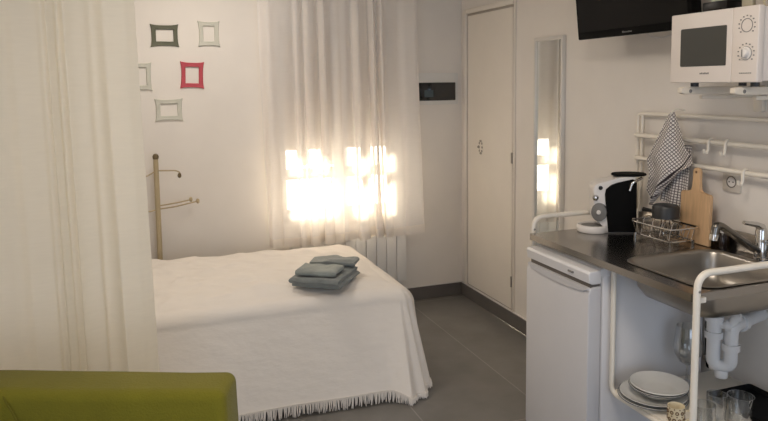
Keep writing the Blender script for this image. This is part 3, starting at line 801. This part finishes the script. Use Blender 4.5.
bw_ = thing('saucepan', 'small dark saucepan upside down in the wire dish rack', 'pan', (2.088, 2.275, KZ+.0995))
MB().lathe([(.052, 0), (.055, 0), (.055, .045), (.048, .055), (0, .056)], (0, 0, 0), 'z', 30).build('pan_body', M['darkgrey'], bw_)
MB().tube([(.0, .054, .012), (.0, .082, .016), (-.02, .115, .020)], [.008, .007, .009], 10).build('handle', M['black'], bw_)
cbd = thing('chopping_board', 'beech chopping board with handle leaning upright behind the dish rack', 'chopping board', (2.168, 2.192, KZ+.002))
pr = [(-.078, 0), (.078, 0), (.080, .004), (.080, .204), (.074, .212), (.030, .214), (.021, .222), (.019, .235), (.019, .300), (.014, .312), (0, .316), (-.014, .312), (-.019, .300), (-.019, .235), (-.021, .222), (-.030, .214), (-.074, .212), (-.080, .204), (-.080, .004)]
o = MB().prism(pr, -.008, .008, 'yz', .003).build('board', M['wood'], cbd)
cbd.rotation_euler = (0, math.radians(1.0), 0)
MB().tube(fillet([(-.0095, -.0, .298), (.0095, 0, .298)], .0), .005, 10).build('hanging_hole', M['brown'], cbd)
bt = thing('soap_bottle', 'small dark bottle with white cap beside the chopping board', 'bottle', (2.208, 2.085, KZ+.0005))
MB().lathe([(0, 0), (.015, 0), (.016, .004), (.016, .05), (.010, .06), (.008, .064), (0, .064)], (0, 0, 0), 'z', 20).build('bottle_body', M['bottle'], bt)
MB().lathe([(0, 0), (.011, 0), (.011, .018), (.008, .021), (0, .021)], (0, 0, .062), 'z', 18).build('cap', M['white_plastic'], bt)

# ------------------------------------------------------------------ checked towel
tt = thing('tea_towel', 'checked white and grey tea towel hanging from the wall rail', 'tea towel', (2.176, 2.335, 1.465))
tt.scale = (1, 1.1, 1)
def interp(tab, t):
    for (a, va), (c, vc) in zip(tab, tab[1:]):
        if t <= c: return va+(vc-va)*(t-a)/(c-a)
    return tab[-1][1]
# front flap: left and right borders as (v, y offset) with v down from the hook; y offset + is to the left
ZT, ZL, ZR = 0, -.42, -.26
def front(u, v):
    zl = interp([(0, 0), (.18, -.05), (.45, -.165), (.55, -.22), (.72, -.285), (.85, -.36), (1, -.428)], v)
    yl = interp([(0, .012), (.18, .042), (.45, .110), (.55, .145), (.72, .128), (.85, .142), (1, .098)], v)
    zr = interp([(0, 0), (.2, -.06), (.5, -.14), (.7, -.182), (.82, -.215), (.9, -.25), (1, -.405)], v)
    yr = interp([(0, -.012), (.2, -.042), (.5, -.078), (.7, -.112), (.82, -.120), (.9, -.060), (1, .088)], v)
    if v > .9:
        t = (v-.9)/.1; yr = -.060+(.088+.060)*t; zr = -.25+(-.405+.25)*t
    y = yl+(yr-yl)*u; z = zl+(zr-zl)*u
    x = -.012-.010*math.sin(u*PI)*min(1, v*2) + .013*math.sin(u*9.5+.8)*min(1, v*1.6) + .004*noise.noise(Vector((u*5, v*5, 1)))
    return Vector((x, y, z))
def fuv(u, v):
    p = front(u, v); c_, s_ = math.cos(math.radians(38)), math.sin(math.radians(38))
    a, b_ = p.y+.135, p.z
    return (.112-(-a*s_+.0+ (b_+.42)*c_)*.55+.02, a*c_+b_*s_) if False else ((a*c_+b_*s_*1.0)+.34, (-a*s_+b_*c_)+1.0)
def fuv2(u, v):
    # stripe runs from the right corner down to the left tip; x measures distance from that lower right edge
    p = front(u, v); P0 = Vector((-.120, -.215)); P1 = Vector((.098, -.428))
    d = (P1-P0).normalized(); q = Vector((p.y, p.z))-P0
    return (q.x*(d.y)*-1+q.y*d.x + .022, q.dot(d)+1)
b = MB(); b.grid(front, 50, 60, fuv2); 
def back(u, v):
    yl = .020+.055*v; yr = -.088+.018*v
    y = yl+(yr-yl)*u; z = -.14-.26*v - .012*u*v + .0*u
    return Vector((.009+.006*math.sin(u*11)*v, y, z))
b.grid(back, 30, 36, lambda u, v: (.1+u*.12+.03, v*.26))
b.build('cloth', M['check'], tt, 80, True)
MB().tube(fillet([(.052, 0, -.002), (.052, 0, .006), (.02, 0, .012), (-.012, 0, .004), (-.02, 0, -.012), (-.028, 0, -.004)], .01), .004, 8).build('hanging_loop', M['powder'], tt)

# ------------------------------------------------------------------ wall socket
so = thing('socket', 'white square wall socket behind the sink', 'socket', (XW, 2.092, 1.187))
MB().prism(rrect(-.043, .043, -.041, .041, .007), -.010, 0, 'yz', .003).build('cover_plate', M['sock'], so)
MB().lathe([(.024, .0), (.024, .0015), (.021, .0015), (.020, -.001), (0, -.001)], (-.0105, 0, 0), '-x', 28).build('socket_well', M['gap'], so)
MB().lathe([(.0195, .0), (.0195, .001), (0, .001)], (-.0105, 0, 0), '-x', 28).build('socket_face', M['white_plastic'], so)
b = MB()
for y in (-.0095, .0095): b.lathe([(.003, 0), (.003, .0022), (0, .0022)], (-.0105, y, 0), '-x', 10)
b.build('pin_holes', M['darkgrey'], so)

# ------------------------------------------------------------------ things on the lower shelf
S0 = SZ+.009
def plate(z, x, y, r, deep, label, rim=True):
    t = thing('plate', label, 'plate', (x, y, z), 0, 'stack of plates on the lower shelf')
    h = .030 if deep else .016
    MB().lathe([(0, .002), (r*.55, .0), (r*.58, .0), (r*.62, .004), (r*.97, h-.003), (r, h), (r*.985, h+.003), (r*.95, h), (r*.62, .009), (r*.5, .006), (0, .006)], (0, 0, 0), 'z', 44).build('dish', M['porcelain'], t)
    if rim: MB().tube([(r*1.0*math.cos(2*PI*k/44), r*1.0*math.sin(2*PI*k/44), h+.0005) for k in range(44)], .0016, 6, closed=True).build('rim_line', M['rimdark'], t)
PX_, PY_ = 1.796, 1.972
plate(S0, PX_-.022, PY_+.002, .124, False, 'wide white plate at the very bottom of the stack on the lower shelf')
plate(S0+.0095, PX_-.018, PY_+.004, .121, False, 'wide white plate second from the bottom of the plate stack')
plate(S0+.0215, PX_+.002, PY_, .105, True, 'deep white plate under the topmost plate of the stack')
plate(S0+.0315, PX_+.004, PY_-.002, .105, True, 'deep white plate on top of the plate stack', False)
mg = thing('mug', 'cream mug with brown dotted pattern on the lower shelf', 'mug', (1.724, 1.802, S0))
mg.scale = (.80, .80, .80)
MB().lathe([(0, 0), (.030, 0), (.034, .004), (.0355, .075), (.0365, .080), (.034, .080), (.032, .074), (.030, .008), (0, .006)], (0, 0, 0), 'z', 36).build('cup', M['mug'], mg)
MB().tube(fillet([(.028, -.022, .062), (.050, -.034, .060), (.050, -.034, .022), (.026, -.022, .018)], .014), .005, 10).build('handle', M['mug'], mg)
b = MB()
for row, z in enumerate((.026, .058)):
    for k in range(10):
        a = 2*PI*(k+.5*row)/10; rot = Matrix.Rotation(a, 4, 'Z') @ Matrix.Rotation(PI/2, 4, 'Y')
        b.lathe([(.008, 0), (.008, .0015), (.004, .0015), (.004, .0)], (0, 0, z), seg=14, mtx=Matrix.Rotation(a, 4, 'Z') @ Matrix.Translation(Vector((.0352, 0, 0))) @ Matrix.Rotation(PI/2, 4, 'Y'))
        b.lathe([(0, .0015), (.0025, .0015), (.003, 0)], (0, 0, z+.016), seg=10, mtx=Matrix.Rotation(a+.31, 4, 'Z') @ Matrix.Translation(Vector((.0354, 0, 0))) @ Matrix.Rotation(PI/2, 4, 'Y'))
b.build('dotted_pattern', M['brown'], mg)
def tumbler(x, y, r, h, label):
    t = thing('tumbler', label, 'glass', (x, y, S0), 0, 'clear tumblers on the lower shelf')
    MB().lathe([(0, 0), (r*.86, 0), (r*.9, .003), (r, h), (r-.0022, h), (r*.86, .012), (0, .010)], (0, 0, 0), 'z', 36).build('tumbler_glass', M['glass'], t)
tumbler(1.868, 1.765, .034, .098, 'clear tumbler in front of the black tray, middle of the three')
tumbler(1.935, 1.725, .044, .098, 'wider clear tumbler in front of the black tray, rightmost of the three')
tumbler(1.775, 1.728, .037, .095, 'clear tumbler just right of the white frame pole, beside the mug')
wg = thing('wine_glass', 'large clear wine glass standing behind the white frame pole', 'wine glass', (1.995, 2.035, S0))
MB().lathe([(0, 0), (.036, 0), (.036, .002), (.008, .006), (.0045, .014), (.004, .07), (.006, .076), (.03, .092), (.050, .125), (.053, .155), (.046, .205), (.043, .235), (.0415, .235), (.0445, .205), (.051, .155), (.048, .126), (.029, .095), (0, .082)], (0, 0, 0), 'z', 40).build('goblet', M['glass'], wg)
ty = thing('baking_tray', 'black baking tray lying on the lower shelf behind the tumblers', 'tray', (2.075, 1.745, S0))
MB().prism(rrect(-.096, .10, -.135, .155, .012), 0, .004, 'xy').build('tray_floor', M['rubber'], ty)
pts = rrect(-.098, .102, -.157, .157, .014)
bb = MB(); rings = []
for (s_, z) in ((0, 0), (.004, .022), (.007, .024), (.007, .020), (.003, 0)):
    rings.append([bb.bm.verts.new((x*(1+s_*7), y*(1+s_*5), z)) for x, y in pts])
n = len(pts)
for A, B in zip(rings, rings[1:]):
    for k in range(n): bb.bm.faces.new((A[k], A[(k+1) % n], B[(k+1) % n], B[k]))
bb.build('tray_lip', M['rubber'], ty)
ho = thing('water_hose', 'black hose running down the wall beside the white drain trap', 'hose', (2.233, 2.172, .38))
MB().tube(fillet([(-.0, .0, .40), (0, 0, .38), (0, 0, .05), (.012, .0, .0), (.022, 0, -.0)], .03), .0085, 10).build('hose_pipe', M['rubber'], ho)
MB().tube([(0, 0, .03), (0, 0, .055)], .012, 8).build('hose_nut', M['chrome'], ho)

# ------------------------------------------------------------------ green chair
ch = thing('green_chair', 'chartreuse covered chair with rounded back in the near left corner', 'chair', (-.235, 2.03, 0), math.radians(-21.5))
CW = .93; CH = .753
def pad(x0, x1, y0, y1, z0, z1, r, wob=.006, seed=0, nn=1):
    t = bmesh.new(); bmesh.ops.create_cube(t, size=1)
    c = Vector(((x0+x1)/2, (y0+y1)/2, (z0+z1)/2)); d = (x1-x0, y1-y0, z1-z0)
    for v in t.verts: v.co = Vector((v.co.x*d[0], v.co.y*d[1], v.co.z*d[2]))
    bmesh.ops.bevel(t, geom=list(t.edges), offset=r, segments=6, affect='EDGES', profile=.5)
    bmesh.ops.subdivide_edges(t, edges=[e for e in t.edges if e.calc_length() > .12], cuts=7, use_grid_fill=True)
    for v in t.verts:
        v.co += c
        v.co += Vector((noise.noise(v.co*4+Vector((seed, 0, 0))), noise.noise(v.co*4+Vector((0, seed, 0))), noise.noise(v.co*3+Vector((0, 0, seed))))) * wob
    return t
XR = .455
# chair faces away from the bed: backrest at the far side, seat towards the viewer
b = MB(); b.merge(pad(XR-CW, XR, -.0, .17, .24, CH, .032, .010, 3)); bk = b.build('backrest', M['green'], ch, 80)
b = MB(); b.merge(pad(XR-CW+.01, XR-.01, -.62, -.005, .28, .43, .05, .008, 7)); b.build('seat_cushion', M['green'], ch, 80)
b = MB(); b.merge(pad(XR-CW+.02, XR-.02, -.60, .15, .12, .285, .03, .004, 9)); b.build('seat_base', M['green'], ch, 80)
for x in (XR-CW+.08, XR-.08):
    for y in (-.55, .10): MB().lathe([(0, 0), (.016, 0), (.024, .13), (0, .13)], (x, y, 0), 'z', 14).build('leg', M['woodleg'], ch)
b = MB()   # gathered folds at the left of the backrest, crease shade as darker strokes
for k in range(4):
    x = -.10-k*.07
    pts = [(x-.12, .06, CH+.002), (x-.07, -.0, CH-.012), (x-.035, -.012, CH-.06), (x-.01, -.010, CH-.13), (x+.01, -.008, CH-.22)]
    b.tube(fillet(pts, .04), [.003]*len(fillet(pts, .04)), 6)
b.build('cover_folds', M['green_dark'], bk)

# ------------------------------------------------------------------ camera
cam = bpy.data.cameras.new('camera'); co = bpy.data.objects.new('camera', cam); COL.objects.link(co)
F, PXc, PYc = 680., 384., 150.
def nrm(v): return Vector(v).normalized()
a = nrm((137-PXc, -(87-PYc), -F)); bx_ = Vector((2300-PXc, -(60-PYc), -F)); bx_ = (bx_-a*bx_.dot(a)).normalized(); cz = bx_.cross(a)
Rw = Matrix((bx_, a, cz))        # rows: world axes in camera coordinates
co.matrix_world = Matrix.Translation((0, 0, 1.6)) @ Rw.to_4x4()
cam.sensor_width = 36; cam.lens = F/768*36; cam.shift_y = -(210.5-PYc)/768; cam.clip_start = .05
S.camera = co

# ------------------------------------------------------------------ light
def area(name, loc, target, size, size_y, power, color):
    l = bpy.data.lights.new(name, 'AREA'); l.shape = 'RECTANGLE'; l.size = size; l.size_y = size_y; l.energy = power; l.color = color
    o = bpy.data.objects.new(name, l); COL.objects.link(o); o.location = loc
    o.rotation_euler = (Vector(target)-Vector(loc)).to_track_quat('-Z', 'Y').to_euler(); return o
area('terrace_daylight', (.9, YF-.3, .9), (1.2, 3, .4), 2.0, 1.7, 22, (.68, .80, 1.0))
area('side_fill', (XL+.06, .45, 1.25), (2.2, 2.0, .7), 1.1, 1.3, 11, (.78, .85, 1.0))  # added fill by the solid left wall, brightens fridge and microwave fronts
area('overhead_light', (.7, 1.2, ZC-.03), (1.0, 1.2, 0), .6, .6, 18, (1, .88, .75))
area('overhead_light', (.35, 3.7, ZC-.03), (.35, 3.7, 0), .5, .5, 11, (1, .91, .81))  # added fill over the bed, brightens its top and backlights the curtain
sl = bpy.data.lights.new('evening_sun', 'SUN'); sl.energy = 15; sl.color = (1, .86, .62); sl.angle = math.radians(8)
so_ = bpy.data.objects.new('evening_sun', sl); COL.objects.link(so_); so_.location = (1.5, 8, 3)
so_.rotation_euler = Vector((-.10, -1, -.10)).to_track_quat('-Z', 'Y').to_euler()
wd = bpy.data.worlds.new('evening_sky'); S.world = wd; wd.use_nodes = True
nt = wd.node_tree; bg = nt.nodes['Background']
tc = nt.nodes.new('ShaderNodeTexCoord'); sp = nt.nodes.new('ShaderNodeSeparateXYZ'); nt.links.new(tc.outputs['Generated'], sp.inputs[0])
mr = nt.nodes.new('ShaderNodeMapRange'); mr.inputs['From Min'].default_value = .2; mr.inputs['From Max'].default_value = 1; nt.links.new(sp.outputs['Y'], mr.inputs['Value'])
mx = nt.nodes.new('ShaderNodeMix'); mx.data_type = 'RGBA'; nt.links.new(mr.outputs['Result'], mx.inputs[0])
mx.inputs[6].default_value = (.42, .50, .60, 1); mx.inputs[7].default_value = (14, 12.4, 10, 1)
nt.links.new(mx.outputs[2], bg.inputs['Color'])
S.view_settings.view_transform = 'Standard'
S.view_settings.look = 'None'
S.view_settings.exposure = .15
